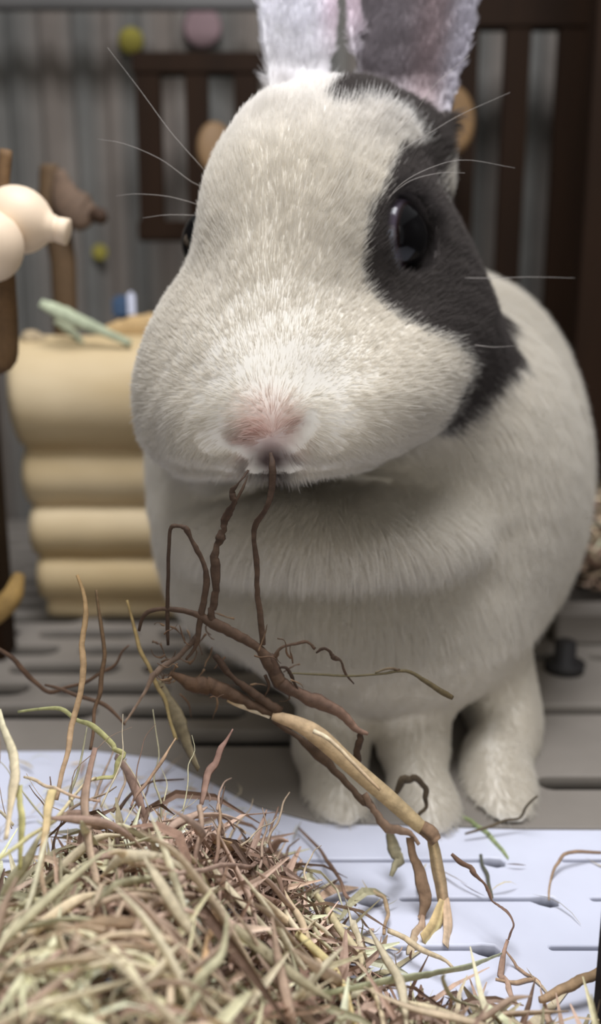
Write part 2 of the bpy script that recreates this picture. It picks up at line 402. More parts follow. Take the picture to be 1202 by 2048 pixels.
# ================================================================== hay mound
def ss(a, b, x):
    t = min(1, max(0, (x-a)/(b-a))); return t*t*(3-2*t)
def mound(x, y):
    back = 1-ss(0.124, 0.166, y+0.5*max(0, x+0.005)+.55*max(0, -.034-x))
    h = 0.027*math.exp(-((x+.024)/(.040 if x < -.024 else .0235))**2)*back
    left = 0.013*(1-ss(-.055, -.020, x))*(1-ss(.110, .150, y))
    low = 0.009*(1-ss(.100, .126, y+.25*max(0, x-.02)))*(1-ss(.03, .07, x))
    return max(h, left, low)+.35*min(h, low)
def on_mound(px, py, lift=0.001):
    a, b = (px-W/2)/F, (H/2-py)/F
    d = Vector((a, cp+b*sp, -sp+b*cp)); o = Vector((0, 0, CZ)); t = 0.06
    while t < .6:
        p = o+d*t
        if p.z <= mound(p.x, p.y)+lift: return p
        t += 0.0006
    return p
def hay_fn(dens_brown):
    def fn():
        while True:
            x = rng.uniform(-.085, .075); y = rng.uniform(.062, .168); h = mound(x, y)
            if rng.random() < min(1, h/.006)**1.5+0.0006: break
        z = h*(1-abs(rng.normal(0, .16)))
        q = rng.random()
        if q < .6: return np.array([x, y, max(z, .0006)]), rng.uniform(.003, .009), rng.uniform(.0002, .0007), .8
        if q < .9: return np.array([x, y, max(z, .0006)]), rng.uniform(.008, .018), rng.uniform(.0003, .0010), .55
        return np.array([x, y, max(z, .0006)]), rng.uniform(.014, .030), rng.uniform(.0005, .0012), .35
    return fn
def in_brown(p): return math.exp(-(((p[0]+.012)/.020)**2+((p[1]-.130)/.022)**2)) + .55*math.exp(-(((p[0]-.008)/.03)**2+((p[1]-.11)/.02)**2))
def chaff_col(p): return BRN[rng.integers(5)] if rng.random() < .12+.80*in_brown(p) else (TAN[rng.integers(4)] if rng.random() < .45 else GRN[rng.integers(5)])
blades(7000, hay_fn(1), chaff_col, 'hay_pile', 'heap of fine brown and green hay and chaff filling the lower left')
def scat():
    while True:
        x = rng.uniform(-.075, .085); y = rng.uniform(.075, .20)
        if y < edge_y(x)-.002 and (x < .0 or rng.random() < .22): break
    return np.array([x, y, rng.uniform(.0006, .002)]), rng.uniform(.003, .012), rng.uniform(.00012, .0004), .12
blades(260, scat, chaff_col, 'hay_scraps', 'loose scraps of hay scattered on the pale mat')
# thick single stalks and blades; points are (px, py, lift above the heap in m, radius px)
def hero(label, pts, color, color2=None, flat=.16, crease=.3, twist=0.5, tw0=0.0, cat='hay', name='hay_strip', wob=.07, Yfix=None, sides=8):
    Q = []
    for q in pts:
        if Yfix is None or q[2] < 0.05: p = on_mound(q[0], q[1], max(q[2], .0006)); Y = p.y
        else: Y = q[2]
        Q.append((q[0], q[1], Y, q[3]))
    Q2 = []
    for a, b in zip(Q, Q[1:]):        # small kinks between the given points
        Q2.append(a); Q2.append(((a[0]+b[0])/2+rng.normal(0, 2.6), (a[1]+b[1])/2+rng.normal(0, 2.6), (a[2]+b[2])/2, (a[3]+b[3])/2*rng.uniform(.82, 1.15)))
    Q2.append(Q[-1]); Q = Q2
    o = stalk(name, Q, M_hay, color, flat=flat, crease=crease, twist=twist, tw0=tw0, wob=wob, n=4, color2=color2, sides=sides, thin=.78)
    tag(o, label, cat); return o
CR = srgb(226, 206, 172); PK = srgb(206, 174, 152); YG = srgb(205, 198, 140); PG = srgb(200, 206, 170); MB = srgb(158, 128, 112); DB = srgb(104, 80, 62); LB = srgb(190, 160, 128)
hero('long cream blade standing upright in the left of the heap, pinkish towards its top', [(190, 1495, .128, 7), (168, 1600, .122, 12), (178, 1700, .115, 13), (205, 1825, .108, 12), (198, 1900, .104, 12), (184, 1984, .100, 5)], MB, CR, Yfix=1)
hero('long cream blade crossing the left of the heap almost level', [(-10, 1828, .002, 11), (90, 1850, .003, 13), (200, 1865, .003, 14), (290, 1892, .003, 13), (390, 1930, .002, 9)], CR, PK)
hero('narrow cream blade slanting down below the level one', [(118, 1868, .003, 7), (158, 1950, .003, 9), (198, 2040, .003, 6)], CR, LB)
hero('pale green stem lying level below the long cream blade', [(95, 1942, .002, 9), (190, 1932, .002, 9), (302, 1930, .002, 8)], YG, PG, flat=.9, crease=0, name='hay_straw')
hero('green bent blade arching over the left end of the heap with a hooked end', [(35, 1424, .150, 3), (120, 1418, .146, 6), (180, 1450, .142, 8), (225, 1490, .140, 8), (246, 1508, .139, 8), (228, 1552, .138, 6), (180, 1560, .138, 3)], srgb(176, 176, 124), YG, Yfix=1)
hero('thin greenish stem running up from the left edge to the arching blade', [(-8, 1722, .105, 5), (60, 1672, .112, 6), (110, 1640, .118, 6), (150, 1590, .126, 5), (190, 1556, .138, 4)], YG, CR, flat=.8, crease=0, Yfix=1, name='hay_straw')
hero('wide pale blade standing at the left edge, upper one', [(-4, 1420, .130, 8), (18, 1490, .124, 15), (26, 1560, .118, 16), (10, 1680, .112, 8)], srgb(208, 200, 168), CR, Yfix=1)
hero('yellowish upright blade near the left edge beside the wide pale one', [(38, 1570, .118, 8), (42, 1640, .114, 10), (38, 1740, .110, 7)], YG, srgb(196, 186, 120), Yfix=1)
hero('cream and orange blade stub between the yellowish blade and the long upright one', [(104, 1578, .118, 12), (92, 1650, .114, 12), (80, 1740, .110, 9), (86, 1860, .104, 8)], srgb(228, 206, 150), PK, Yfix=1)
hero('pale whisker-thin stem slanting from the left across the heap top', [(48, 1554, .128, 3), (90, 1572, .126, 5), (140, 1590, .124, 4), (200, 1602, .122, 3)], CR, PK, flat=.8, crease=0, Yfix=1, name='hay_straw')
hero('tall tan stem rising out of the heap in front of the log bridge', [(154, 1150, .150, 4), (170, 1240, .146, 8), (166, 1330, .142, 9), (148, 1430, .138, 9), (136, 1500, .134, 8), (112, 1600, .128, 6)], srgb(150, 122, 82), LB, flat=.7, Yfix=1, name='hay_straw')
hero('thin brown stem rising right of the tall tan stem', [(192, 1180, .156, 4), (203, 1260, .154, 5), (202, 1350, .152, 7), (188, 1420, .15, 6), (180, 1500, .146, 4)], srgb(96, 76, 52), DB, flat=.7, Yfix=1, name='hay_straw')
hero('yellow-brown thin stem bending down beneath the mouthful of roots', [(254, 1200, .158, 3), (272, 1270, .156, 5), (298, 1335, .154, 6), (330, 1400, .152, 6), (352, 1480, .148, 5)], srgb(138, 116, 74), srgb(150, 132, 90), flat=.7, Yfix=1, name='hay_straw')
hero('brown root strand sweeping in from the left edge above the heap', [(-6, 1296, .165, 5), (50, 1345, .165, 7), (100, 1385, .165, 6), (170, 1365, .165, 5), (230, 1330, .165, 4), (258, 1290, .165, 2)], srgb(84, 62, 46), DB, flat=.8, crease=0, Yfix=1, name='dry_root', cat='root')
hero('brown crooked root strand ending behind the green arching blade', [(90, 1370, .162, 3), (150, 1390, .160, 6), (210, 1410, .158, 6), (250, 1450, .155, 3)], srgb(92, 70, 54), DB, flat=.8, crease=0, Yfix=1, name='dry_root', cat='root')
hero('broad dull green blade curving down into the top of the heap', [(318, 1360, .160, 8), (345, 1420, .156, 20), (365, 1470, .152, 18), (396, 1540, .146, 8)], srgb(112, 100, 76), srgb(120, 108, 84), Yfix=1)
hero('pointed mauve-brown leaf standing on top of the heap', [(466, 1458, .140, 2), (440, 1500, .138, 8), (416, 1545, .136, 11), (402, 1610, .132, 6)], srgb(150, 116, 104), MB, Yfix=1)
hero('slim tan stem leaning on top of the heap left of the mauve leaf', [(352, 1476, .142, 2), (325, 1520, .139, 5), (290, 1570, .136, 5), (262, 1612, .132, 3)], LB, MB, flat=.8, Yfix=1, name='hay_straw')
hero('pinkish blade slanting up behind the slim tan stem', [(232, 1510, .150, 12), (262, 1560, .144, 15), (290, 1640, .136, 10)], srgb(146, 124, 112), MB, Yfix=1)
hero('folded orange-tan blade at the middle of the heap, bent to a point', [(408, 1770, .003, 3), (424, 1820, .004, 7), (432, 1842, .004, 9), (412, 1900, .004, 9), (388, 1960, .003, 4)], LB, srgb(222, 180, 132))
hero('upright tan stem in the brown middle of the heap', [(398, 1610, .125, 6), (398, 1680, .121, 7), (390, 1738, .118, 6)], srgb(186, 160, 138), MB, flat=.8, Yfix=1, name='hay_straw')
hero('second upright thin brown stem right of the middle stem', [(438, 1608, .126, 3), (436, 1670, .122, 5), (430, 1730, .119, 5)], LB, MB, flat=.8, Yfix=1, name='hay_straw')
hero('short split straw chip lying on the brown top of the heap', [(318, 1690, .003, 10), (350, 1710, .003, 16), (390, 1728, .003, 6)], srgb(206, 176, 132), CR)
hero('flat tan chip behind the split straw chip near the dark gap', [(430, 1682, .003, 10), (470, 1700, .003, 17), (520, 1712, .003, 8)], srgb(178, 146, 108), LB)
hero('branching mauve stem lying across the middle of the heap', [(322, 1750, .004, 6), (380, 1744, .005, 7), (440, 1732, .006, 7), (500, 1735, .005, 8), (540, 1712, .003, 5)], srgb(190, 164, 146), MB, flat=.7)
hero('thick straw running down the right shoulder of the heap', [(528, 1722, .003, 9), (560, 1780, .004, 11), (600, 1840, .004, 12), (640, 1930, .004, 10), (690, 2010, .003, 9)], CR, srgb(214, 186, 150), flat=.6)
hero('long yellow straw lying lowest across the right part of the heap', [(592, 1868, .004, 10), (660, 1930, .005, 13), (692, 1990, .004, 12), (712, 2060, .003, 10)], srgb(222, 206, 150), srgb(228, 204, 150), flat=.6)
hero('straight cream straw between the yellow straw and the pale mat', [(632, 1790, .003, 8), (672, 1850, .004, 11), (718, 1910, .004, 12), (748, 1990, .004, 10), (770, 2060, .003, 9)], srgb(218, 204, 160), CR, flat=.6)
hero('pale split husk leaning over the right edge of the heap', [(690, 1795, .004, 3), (704, 1845, .006, 12), (722, 1900, .005, 10), (740, 1930, .003, 4)], srgb(224, 214, 186), CR)
hero('thin brown strand twisting along the right rim of the heap', [(596, 1655, .002, 3), (640, 1700, .002, 5), (670, 1745, .003, 7), (690, 1790, .003, 6), (712, 1812, .002, 4)], srgb(140, 112, 92), MB, flat=.6)
hero('curled tan strand looping on the pale mat beside the heap', [(716, 1794, .001, 3), (742, 1782, .003, 6), (768, 1796, .003, 6), (776, 1830, .002, 5), (768, 1868, .001, 4)], srgb(176, 160, 128), LB, flat=.7)
hero('broad pale green blade lying level at the lower right of the heap', [(610, 1988, .006, 6), (720, 1975, .006, 11), (840, 1955, .006, 13), (930, 1938, .005, 12), (1004, 1908, .004, 4)], srgb(196, 196, 156), srgb(206, 210, 178))
hero('cream straw passing under the pale green blade from the curled strand', [(776, 1862, .003, 7), (820, 1885, .004, 9), (870, 1912, .004, 8), (905, 1936, .004, 5)], CR, CR, flat=.6)
hero('brown thick stalk entering from the lower right edge', [(1215, 1936, .006, 14), (1160, 1962, .005, 14), (1120, 1980, .004, 12), (1080, 2000, .003, 8)], srgb(150, 124, 92), LB, flat=.8, name='hay_straw')
hero('twisted dry brown ribbon on the pale mat in the right foreground', [(903, 1708, .143, 4), (940, 1736, .140, 9), (968, 1768, .138, 6), (982, 1800, .136, 10), (1010, 1822, .134, 9), (1026, 1850, .132, 7), (1016, 1880, .131, 4)], srgb(120, 94, 76), MB, Yfix=1, twist=2.6)
hero('pinkish strand descending from the twisted brown ribbon', [(1016, 1880, .131, 5), (1004, 1930, .128, 7), (1012, 1990, .125, 8), (1030, 2060, .12, 7)], srgb(186, 152, 132), PK, Yfix=1)
hero('fine tan strand forking right beside the pinkish strand', [(1010, 1900, .130, 2), (1040, 1950, .128, 4), (1066, 1985, .126, 4), (1030, 1998, .125, 5), (990, 1975, .126, 3)], srgb(190, 160, 136), LB, Yfix=1, flat=.7)
hero('fresh green blade piece under the rabbit hind foot on the pale mat', [(922, 1630, .176, 4), (950, 1668, .172, 7), (985, 1710, .166, 8), (1014, 1750, .160, 5)], srgb(150, 164, 112), srgb(176, 188, 140), Yfix=1)
hero('dark thin stem lying on the mat under the green blade piece', [(962, 1710, .001, 4), (975, 1750, .001, 5), (984, 1795, .001, 4)], srgb(110, 112, 98), srgb(120, 116, 96), flat=.8, name='hay_straw')
hero('bent thin tan strand standing on the mat at the far right', [(1202, 1706, .160, 4), (1150, 1704, .158, 5), (1118, 1724, .156, 4), (1102, 1760, .153, 3), (1098, 1800, .1462, 2)], srgb(150, 124, 104), LB, Yfix=1, flat=.7)
hero('small dark curled leaf standing between the front paws', [(790, 1590, .160, 5), (806, 1560, .160, 11), (830, 1556, .160, 9), (852, 1580, .160, 8), (852, 1615, .160, 5), (838, 1640, .160, 3)], srgb(82, 70, 54), srgb(100, 86, 68), Yfix=1)
hero('dark green crumpled leaf under the straw joint', [(768, 1650, .156, 6), (785, 1690, .154, 15), (800, 1720, .151, 13), (782, 1752, .147, 5)], srgb(104, 94, 70), srgb(178, 170, 140), Yfix=1)
hero('thin dry strand lying at the toes of the right hind foot', [(930, 1668, .002, 3), (985, 1652, .003, 4), (1040, 1636, .004, 4), (1075, 1592, .010, 3)], srgb(110, 96, 76), srgb(90, 78, 60), flat=.7)
hero('curved tan strip hanging down right of the main straw', [(820, 1675, .146, 9), (838, 1740, .144, 16), (850, 1800, .142, 15), (838, 1850, .141, 8)], srgb(150, 122, 98), srgb(176, 146, 118), Yfix=1)
hero('pinkish blade end splayed beside the foot of the main straw', [(846, 1830, .141, 6), (832, 1880, .137, 14), (820, 1950, .132, 13)], srgb(206, 172, 146), CR, Yfix=1)

for i in range(46):          # thin wisps standing out of the top of the heap
    x = rng.uniform(-10, 620); yb = 1610+max(0, x-420)*.75+rng.uniform(-10, 60); Lw = rng.uniform(50, 190)*(1.3 if x < 420 else .6); a = rng.normal(-math.pi/2, .55)
    Yb = rng.uniform(.124, .150); P = []; px, py = x, yb; wr = rng.uniform(1.2, 4.2)
    for k in range(6):
        P.append((px, py, Yb+.002*k, wr*(1-.13*k))); a += rng.normal(0, .28); px += Lw/5*math.cos(a); py += Lw/5*math.sin(a)
    cw = (BRN+TAN+GRN[:2])[rng.integers(11)]; o = stalk('hay_wisp', P, M_hay, cw, flat=.4, wob=.1, n=3, sides=6)
    kd = 'brown' if cw in BRN else 'tan'
    tag(o, 'thin %s wisp standing up out of the top of the hay heap' % kd, 'hay', group='thin %s wisps above the heap' % kd)
# many middling blades so that the heap reads as separate pieces
spots = []
def heapcol(px, py):
    k = math.exp(-(((px-420)/170)**2+((py-1700)/130)**2))
    if rng.random() < k: return BRN[rng.integers(4)]
    return (GRN+TAN+[CR, PK])[rng.integers(10)]
gid = 0
where = {}
for i in range(230):
    px = rng.uniform(-20, 1130); py = rng.uniform(1600, 2060)
    p = on_mound(px, py, .002)
    if mound(p.x, p.y) < .005: continue
    L = rng.uniform(.008, .022)*(1.2 if py > 1850 else .8); a = rng.uniform(0, 2*math.pi)
    P = []
    bend = rng.normal(0, .45); w0 = rng.uniform(.0005, .00120); lean = rng.random()**2.5*.012
    for t in (-.5, -.15, .2, .5):
        x = p.x+L*t*math.cos(a)-L*bend*(.25-t*t)*math.sin(a); y = p.y+L*t*math.sin(a)*.8+L*bend*(.25-t*t)*math.cos(a)
        z = mound(x, y)+.0012+rng.uniform(0, .002)+lean*(t+.5)
        P.append((x, y, z, w0*(1-1.7*abs(t))))
    S = smooth_path(P, 4); Vv, Ff = tube_arrays(S[:, :3], np.maximum(S[:, 3], 1e-4), .3, 6, rng.uniform(-1, 1), rng.uniform(-.6, .6), .3)
    c = np.array(heapcol(px, py))
    gr = 'brown' if c[0] < .33 else ('green' if c[1] > c[0]*.93 else 'tan')
    o = mesh('hay_piece', Vv, Ff, M_hay, col=np.clip(c*rng.uniform(1.0, 1.4), .01, .9))
    lab = {'brown': 'short brown dry stem piece lying loose among others on the hay heap', 'green': 'short pale green hay piece lying loose among others on the hay heap',
           'tan': 'short tan straw piece lying loose among others on the hay heap'}[gr]
    tag(o, lab, 'hay', group='loose %s pieces on the hay heap' % gr)

# ================================================================== plant in the mouth
pl = empty('uprooted_plant', at(545, 1000, 0.150)); tag(pl, 'dry uprooted straw with dark brown roots hanging from the rabbit mouth', 'plant')
RT = srgb(64, 47, 35); RT2 = srgb(84, 65, 51)
def root(pts, c=RT, c2=RT2, flat=.6, wob=.22, nm='root', n=5): return stalk(nm, pts, M_hay, c, pl, flat=flat*.7, wob=wob, color2=c2, n=n, thin=.78, crease=.1, sides=12 if 'straw' in nm else 8, ridge=.10 if 'straw' in nm else .05)
Y0 = .1500
def rp(l, Y=Y0): return [(a, b, Y if len(q) == 3 else q[3], r) for q in l for (a, b, r) in [q[:3]]]
root(rp([(541, 905, 5, .149), (545, 935, 8, .147), (543, 980, 9, .147), (533, 1015, 7, .147), (511, 1050, 7), (508, 1080, 6), (514, 1130, 7), (514, 1180, 7), (521, 1235, 7), (526, 1290, 7)]), wob=.12)
root(rp([(497, 940, 4, .150), (482, 960, 5, .148), (464, 985, 7, .148), (468, 1005, 9, .148), (453, 1032, 10), (447, 1060, 8), (437, 1085, 9), (430, 1120, 10), (432, 1170, 10), (425, 1215, 10), (420, 1240, 9)]), wob=.3)
root(rp([(496, 950, 2, .149), (486, 975, 3, .148), (470, 1004, 4, .148)]))
root(rp([(336, 1290, 4), (335, 1230, 5), (336, 1150, 5), (339, 1075, 5), (343, 1055, 5), (356, 1052, 5), (372, 1058, 7), (384, 1082, 5), (402, 1115, 7), (413, 1150, 8), (409, 1195, 8), (400, 1240, 8), (392, 1290, 6), (372, 1320, 3)]), wob=.15)
root(rp([(278, 1262, 4), (285, 1236, 5), (300, 1222, 6), (340, 1218, 6), (385, 1226, 8), (420, 1243, 13), (470, 1268, 14), (515, 1295, 13), (540, 1330, 17), (562, 1368, 16)]), wob=.12)
root(rp([(540, 1310, 12), (560, 1365, 17), (600, 1388, 15), (645, 1408, 17), (685, 1430, 17), (712, 1458, 12), (736, 1468, 4)]), RT, srgb(140, 112, 96), wob=.15)
root(rp([(722, 1460, 5), (718, 1490, 9), (712, 1520, 8), (716, 1545, 4)]))
root(rp([(396, 1270, 7), (362, 1308, 7), (312, 1345, 6), (292, 1380, 5), (268, 1418, 4), (249, 1446, 2)]), RT, srgb(186, 160, 140))
root(rp([(575, 1346, 2), (640, 1349, 3), (700, 1352, 3), (760, 1348, 3), (812, 1342, 4), (850, 1362, 6), (884, 1384, 8), (906, 1396, 6)]), srgb(104, 96, 72), srgb(98, 84, 58), wob=.08)
root(rp([(750, 1346, 1.5), (775, 1337, 2.5), (800, 1340, 3)]), srgb(120, 108, 84), RT2)
root(rp([(545, 1318, 4), (562, 1296, 4), (590, 1288, 4), (614, 1284, 4), (630, 1298, 3)]), RT2, RT2)
root(rp([(632, 1306, 3), (646, 1297, 4), (660, 1303, 3), (668, 1316, 6), (682, 1322, 3), (690, 1345, 3), (708, 1368, 1.5)]), RT, RT2)
root(rp([(556, 1335, 4), (575, 1338, 5), (590, 1368, 5), (602, 1392, 4)]), RT, RT)
root(rp([(530, 1350, 5), (538, 1372, 5), (530, 1392, 3)]), RT, RT)
root(rp([(340, 1345, 7), (380, 1366, 15), (420, 1372, 17), (462, 1388, 14), (500, 1408, 10), (548, 1428, 8)]), srgb(84, 62, 44), RT2, wob=.2)
root(rp([(430, 1310, 6), (455, 1345, 9), (490, 1375, 11), (525, 1400, 12), (560, 1425, 12)]), RT, RT2, wob=.2)
root(rp([(456, 1398, 8), (480, 1408, 10), (510, 1420, 9), (540, 1434, 5)]), srgb(176, 150, 114), srgb(232, 220, 196), wob=.06, flat=.5)
for i in range(46):      # fine rootlets
    x, y = [(rng.uniform(300, 470), rng.uniform(1225, 1400)), (rng.uniform(500, 600), rng.uniform(1280, 1400))][int(i % 4 == 3)]
    a = rng.uniform(0, 6.28); L = rng.uniform(20, 60); Y = Y0+rng.uniform(-.004, .010); P = []
    for k in range(5):
        P.append((x, y, Y, rng.uniform(1.2, 3.4)*(1-.12*k))); a += rng.normal(0, .55); x += L/4*math.cos(a); y += L/4*math.sin(a)
    root(P, srgb(100, 76, 56) if i % 3 else srgb(136, 110, 84), RT2, n=3, nm='rootlet')
# main straw: internodes, joint, splayed foot
STR = srgb(198, 170, 136); STR2 = srgb(190, 168, 128)
root([(545, 1430, .150, 12), (600, 1450, .149, 20), (640, 1475, .148, 24), (700, 1530, .147, 22), (770, 1590, .146, 22), (820, 1635, .1455, 20), (856, 1666, .145, 16)], STR, STR2, flat=.8, wob=.02, nm='straw_stem')
root([(626, 1462, .1465, 6), (660, 1480, .1455, 6), (720, 1540, .145, 6), (760, 1580, .1445, 4)], srgb(232, 214, 184), STR, nm='straw_sheath', wob=.1)
root([(845, 1655, .145, 17), (862, 1668, .1445, 20), (872, 1684, .144, 15)], srgb(134, 108, 86), srgb(146, 120, 96), nm='straw_joint', wob=.05, flat=.9)
root([(864, 1676, .1445, 14), (876, 1740, .1435, 17), (888, 1810, .1425, 15)], STR2, STR, nm='straw_stem', wob=.04, flat=.8)
root([(888, 1795, .1425, 10), (870, 1850, .139, 18), (846, 1905, .135, 20)], srgb(230, 204, 152), srgb(232, 204, 150), nm='straw_blade', wob=.05, flat=.25)
root([(892, 1795, .1425, 8), (896, 1850, .139, 12), (890, 1925, .134, 12)], srgb(222, 190, 158), srgb(226, 200, 170), nm='straw_blade', wob=.05, flat=.25)
root([(545, 1440, .152, 8), (610, 1485, .151, 11), (660, 1530, .150, 12), (715, 1590, .149, 11), (745, 1615, .149, 10), (772, 1660, .148, 9)], srgb(84, 66, 52), srgb(112, 92, 76), nm='husk', wob=.3)
root([(728, 1590, .148, 8), (748, 1620, .148, 11), (775, 1655, .147, 11), (820, 1666, .147, 9), (838, 1690, .146, 4)], srgb(140, 116, 98), srgb(168, 142, 122), nm='husk', wob=.3)

# ================================================================== rabbit: one continuous surface from a smooth implicit body
h = 0.00125
ox, oy, oz = -0.066, 0.120, -0.003
gx, gy, gz = np.arange(ox, 0.100, h), np.arange(oy, 0.405, h*1.25), np.arange(oz, 0.228, h)
X, Yg, Z = np.meshgrid(gx.astype(np.float32), gy.astype(np.float32), gz.astype(np.float32), indexing='ij')
D = np.full(X.shape, 1.0, np.float32)
SHR = 0.0022
def region(lo, hi):
    i0, i1 = np.searchsorted(gx, lo[0]), np.searchsorted(gx, hi[0]); j0, j1 = np.searchsorted(gy, lo[1]), np.searchsorted(gy, hi[1]); k0, k1 = np.searchsorted(gz, lo[2]), np.searchsorted(gz, hi[2])
    return slice(max(i0, 0), i1+1), slice(max(j0, 0), j1+1), slice(max(k0, 0), k1+1)
def smin(a, b, k):
    hh = np.maximum(k-np.abs(a-b), 0)/k
    return np.minimum(a, b)-hh*hh*k*0.25
def put(s, d, k): D[s] = smin(D[s], d, k)
def blob(px, py, Y, rx, rz, ry, yaw=0, roll=0, k=0.012, shr=None):
    c = at(px, py, Y); s = scale(c); r = np.array([rx/s, ry/1000, rz/s])-(SHR if shr is None else shr)
    ell(c, r, yaw, roll, k)
def ell(c, r, yaw, roll, k):
    m = max(r)+k+.004; sl = region([c[0]-m, c[1]-m, c[2]-m], [c[0]+m, c[1]+m, c[2]+m])
    x, y, z = X[sl]-c[0], Yg[sl]-c[1], Z[sl]-c[2]
    ca, sa = math.cos(math.radians(yaw)), math.sin(math.radians(yaw)); x, y = x*ca+y*sa, y*ca-x*sa
    cb, sb = math.cos(math.radians(roll)), math.sin(math.radians(roll)); x, z = x*cb+z*sb, z*cb-x*sb
    k0 = np.sqrt((x/r[0])**2+(y/r[1])**2+(z/r[2])**2); k1 = np.sqrt((x/r[0]**2)**2+(y/r[1]**2)**2+(z/r[2]**2)**2)+1e-6
    put(sl, k0*(k0-1)/k1, k)
def limb(pts, k=0.008):
    """pts: (px,py,Y,radius m) or world Vector + radius"""
    P = [(np.array(at(q[0], q[1], q[2])), q[3]) for q in pts]
    for (a, ra), (b, rb) in zip(P, P[1:]):
        m = max(ra, rb)+k+.003; sl = region(np.minimum(a, b)-m, np.maximum(a, b)+m)
        v = b-a; x, y, z = X[sl]-a[0], Yg[sl]-a[1], Z[sl]-a[2]
        t = np.clip((x*v[0]+y*v[1]+z*v[2])/v.dot(v), 0, 1)
        put(sl, np.sqrt((x-t*v[0])**2+(y-t*v[1])**2+(z-t*v[2])**2)-(ra+(rb-ra)*t), k)
YAW = -19   # the head looks a little to the side
# body
blob(895, 930, .300, 250, 380, 75, k=.02)
blob(880, 1100, .335, 250, 290, 62, k=.02)
blob(760, 800, .248, 290, 240, 48, k=.016)
blob(905, 1000, .248, 218, 320, 46, k=.02)
blob(430, 930, .238, 128, 250, 36, k=.02)
blob(680, 1160, .222, 310, 180, 38, k=.02)
blob(770, 1270, .225, 235, 120, 38, k=.02)
blob(650, 1035, .207, 305, 88, 34, k=.010)
# front legs and paws
limb([(690, 1330, .212, .0120), (662, 1480, .200, .0078), (672, 1600, .186, .0066), (684, 1632, .180, .0056)], .006)
limb([(830, 1330, .212, .0120), (828, 1480, .198, .0070), (842, 1600, .184, .0058), (862, 1636, .177, .0050)], .006)
ell(at(684, 1628, .1795), (.0062, .0090, .0048), 0, 0, .005)
ell(at(864, 1632, .1765), (.0050, .0090, .0048), 0, 0, .005)
# hind feet and thighs
blob(992, 1555, .196, 84, 95, 17, k=.006); blob(1000, 1420, .226, 84, 140, 24, k=.012); blob(1000, 1605, .1845, 80, 62, 16, k=.006)
blob(480, 1530, .208, 112, 70, 18, k=.008); blob(560, 1440, .250, 95, 105, 22, k=.012)
# head
blob(640, 420, .2030, 182, 192, 36, YAW, k=.012)
blob(630, 304, .2060, 92, 82, 26, YAW, k=.016)
blob(752, 275, .2120, 104, 94, 24, YAW, k=.014)
blob(590, 590, .1880, 165, 215, 28, YAW, k=.016)
blob(536, 480, .1950, 82, 145, 20, YAW, k=.012)
blob(775, 520, .2080, 162, 165, 28, YAW, k=.014)
blob(850, 640, .2130, 138, 145, 27, YAW, k=.012)
blob(836, 715, .2020, 132, 118, 26, YAW, k=.014)
blob(462, 690, .1970, 106, 122, 22, YAW, k=.018)
blob(430, 770, .1980, 98, 125, 22, YAW, k=.020)
blob(422, 842, .1900, 80, 70, 18, YAW, k=.018)
blob(735, 790, .1810, 160, 120, 20, YAW, k=.016)
blob(555, 745, .1790, 150, 125, 22, YAW, k=.018)
blob(455, 845, .1740, 92, 70, 14, YAW, k=.010)
blob(655, 850, .1730, 122, 74, 15, YAW, k=.010)
blob(540, 842, .1640, 52, 48, 8, YAW, k=.012, shr=.0008)
blob(560, 900, .1820, 90, 30, 13, YAW, k=.008)
# eyes: positions used below
EYES = [(at(770, 480, .1898), .0091, Vector((0.86, -0.50, 0.06))), (at(443, 488, .1965), .0086, Vector((-0.95, -0.22, 0.05)))]
# ears: cupped blades
def ear(bpx, tip, L, Wm, face, cup):
    b = np.array(bpx); ax = np.array(tip, float); ax /= np.linalg.norm(ax)
    f = np.array(face, float); f -= ax*f.dot(ax); f /= np.linalg.norm(f); s = np.cross(ax, f)
    c = b+ax*L/2; m = L*.62; sl = region(c-m, c+m)
    x, y, z = X[sl]-b[0], Yg[sl]-b[1], Z[sl]-b[2]
    v = (x*ax[0]+y*ax[1]+z*ax[2])/L; w = x*f[0]+y*f[1]+z*f[2]; u = x*s[0]+y*s[1]+z*s[2]
    vc = np.clip(v, 0, 1); Wd = Wm*(0.62+0.38*np.sin(np.clip(vc/.55, 0, 1)*math.pi/2))*np.sqrt(np.clip(1-np.clip((vc-.5)/.5, 0, 1)**2.4, 0, 1))
    c2 = cup*(1+1.2*np.clip(1-vc/.4, 0, 1))
    mid = c2*(u*u)/Wm - c2*Wm*.3
    dd = (np.sqrt(((w-mid)/.0021)**2+(u/np.maximum(Wd, .001))**4)-1)*.0021; dd = np.maximum(dd, np.maximum(-v*L, (v-1)*L))
    put(sl, dd.astype(np.float32), .004)
    return b, ax, f, s, L
E0 = None
E1 = ear(at(596, 225, .214), (-0.03, .12, 1), .066, .0108, (0.35, -1, 0), .35)
E2 = ear(at(798, 295, .217), (0.12, .16, 1), .068, .0146, (-0.02, -1, .1), .55)
limb([(806, 285, .215, .0075), (825, 350, .218, .0085)], .008); limb([(603, 250, .214, .006), (603, 280, .212, .006)], .006)
for (c, R, n_), pull, gr in zip(EYES, (.0034, .0030), (.93, .93)):
    a = (n_.normalized()+Vector((-.1, -.15, -.05))).normalized(); c_ = c+a*pull
    sl = region([c_[0]-.012, c_[1]-.012, c_[2]-.012], [c_[0]+.012, c_[1]+.012, c_[2]+.012])
    d_ = np.sqrt((X[sl]-c_[0])**2+(Yg[sl]-c_[1])**2+(Z[sl]-c_[2])**2)-R*gr; D[sl] = -smin(-D[sl], d_, .0015)
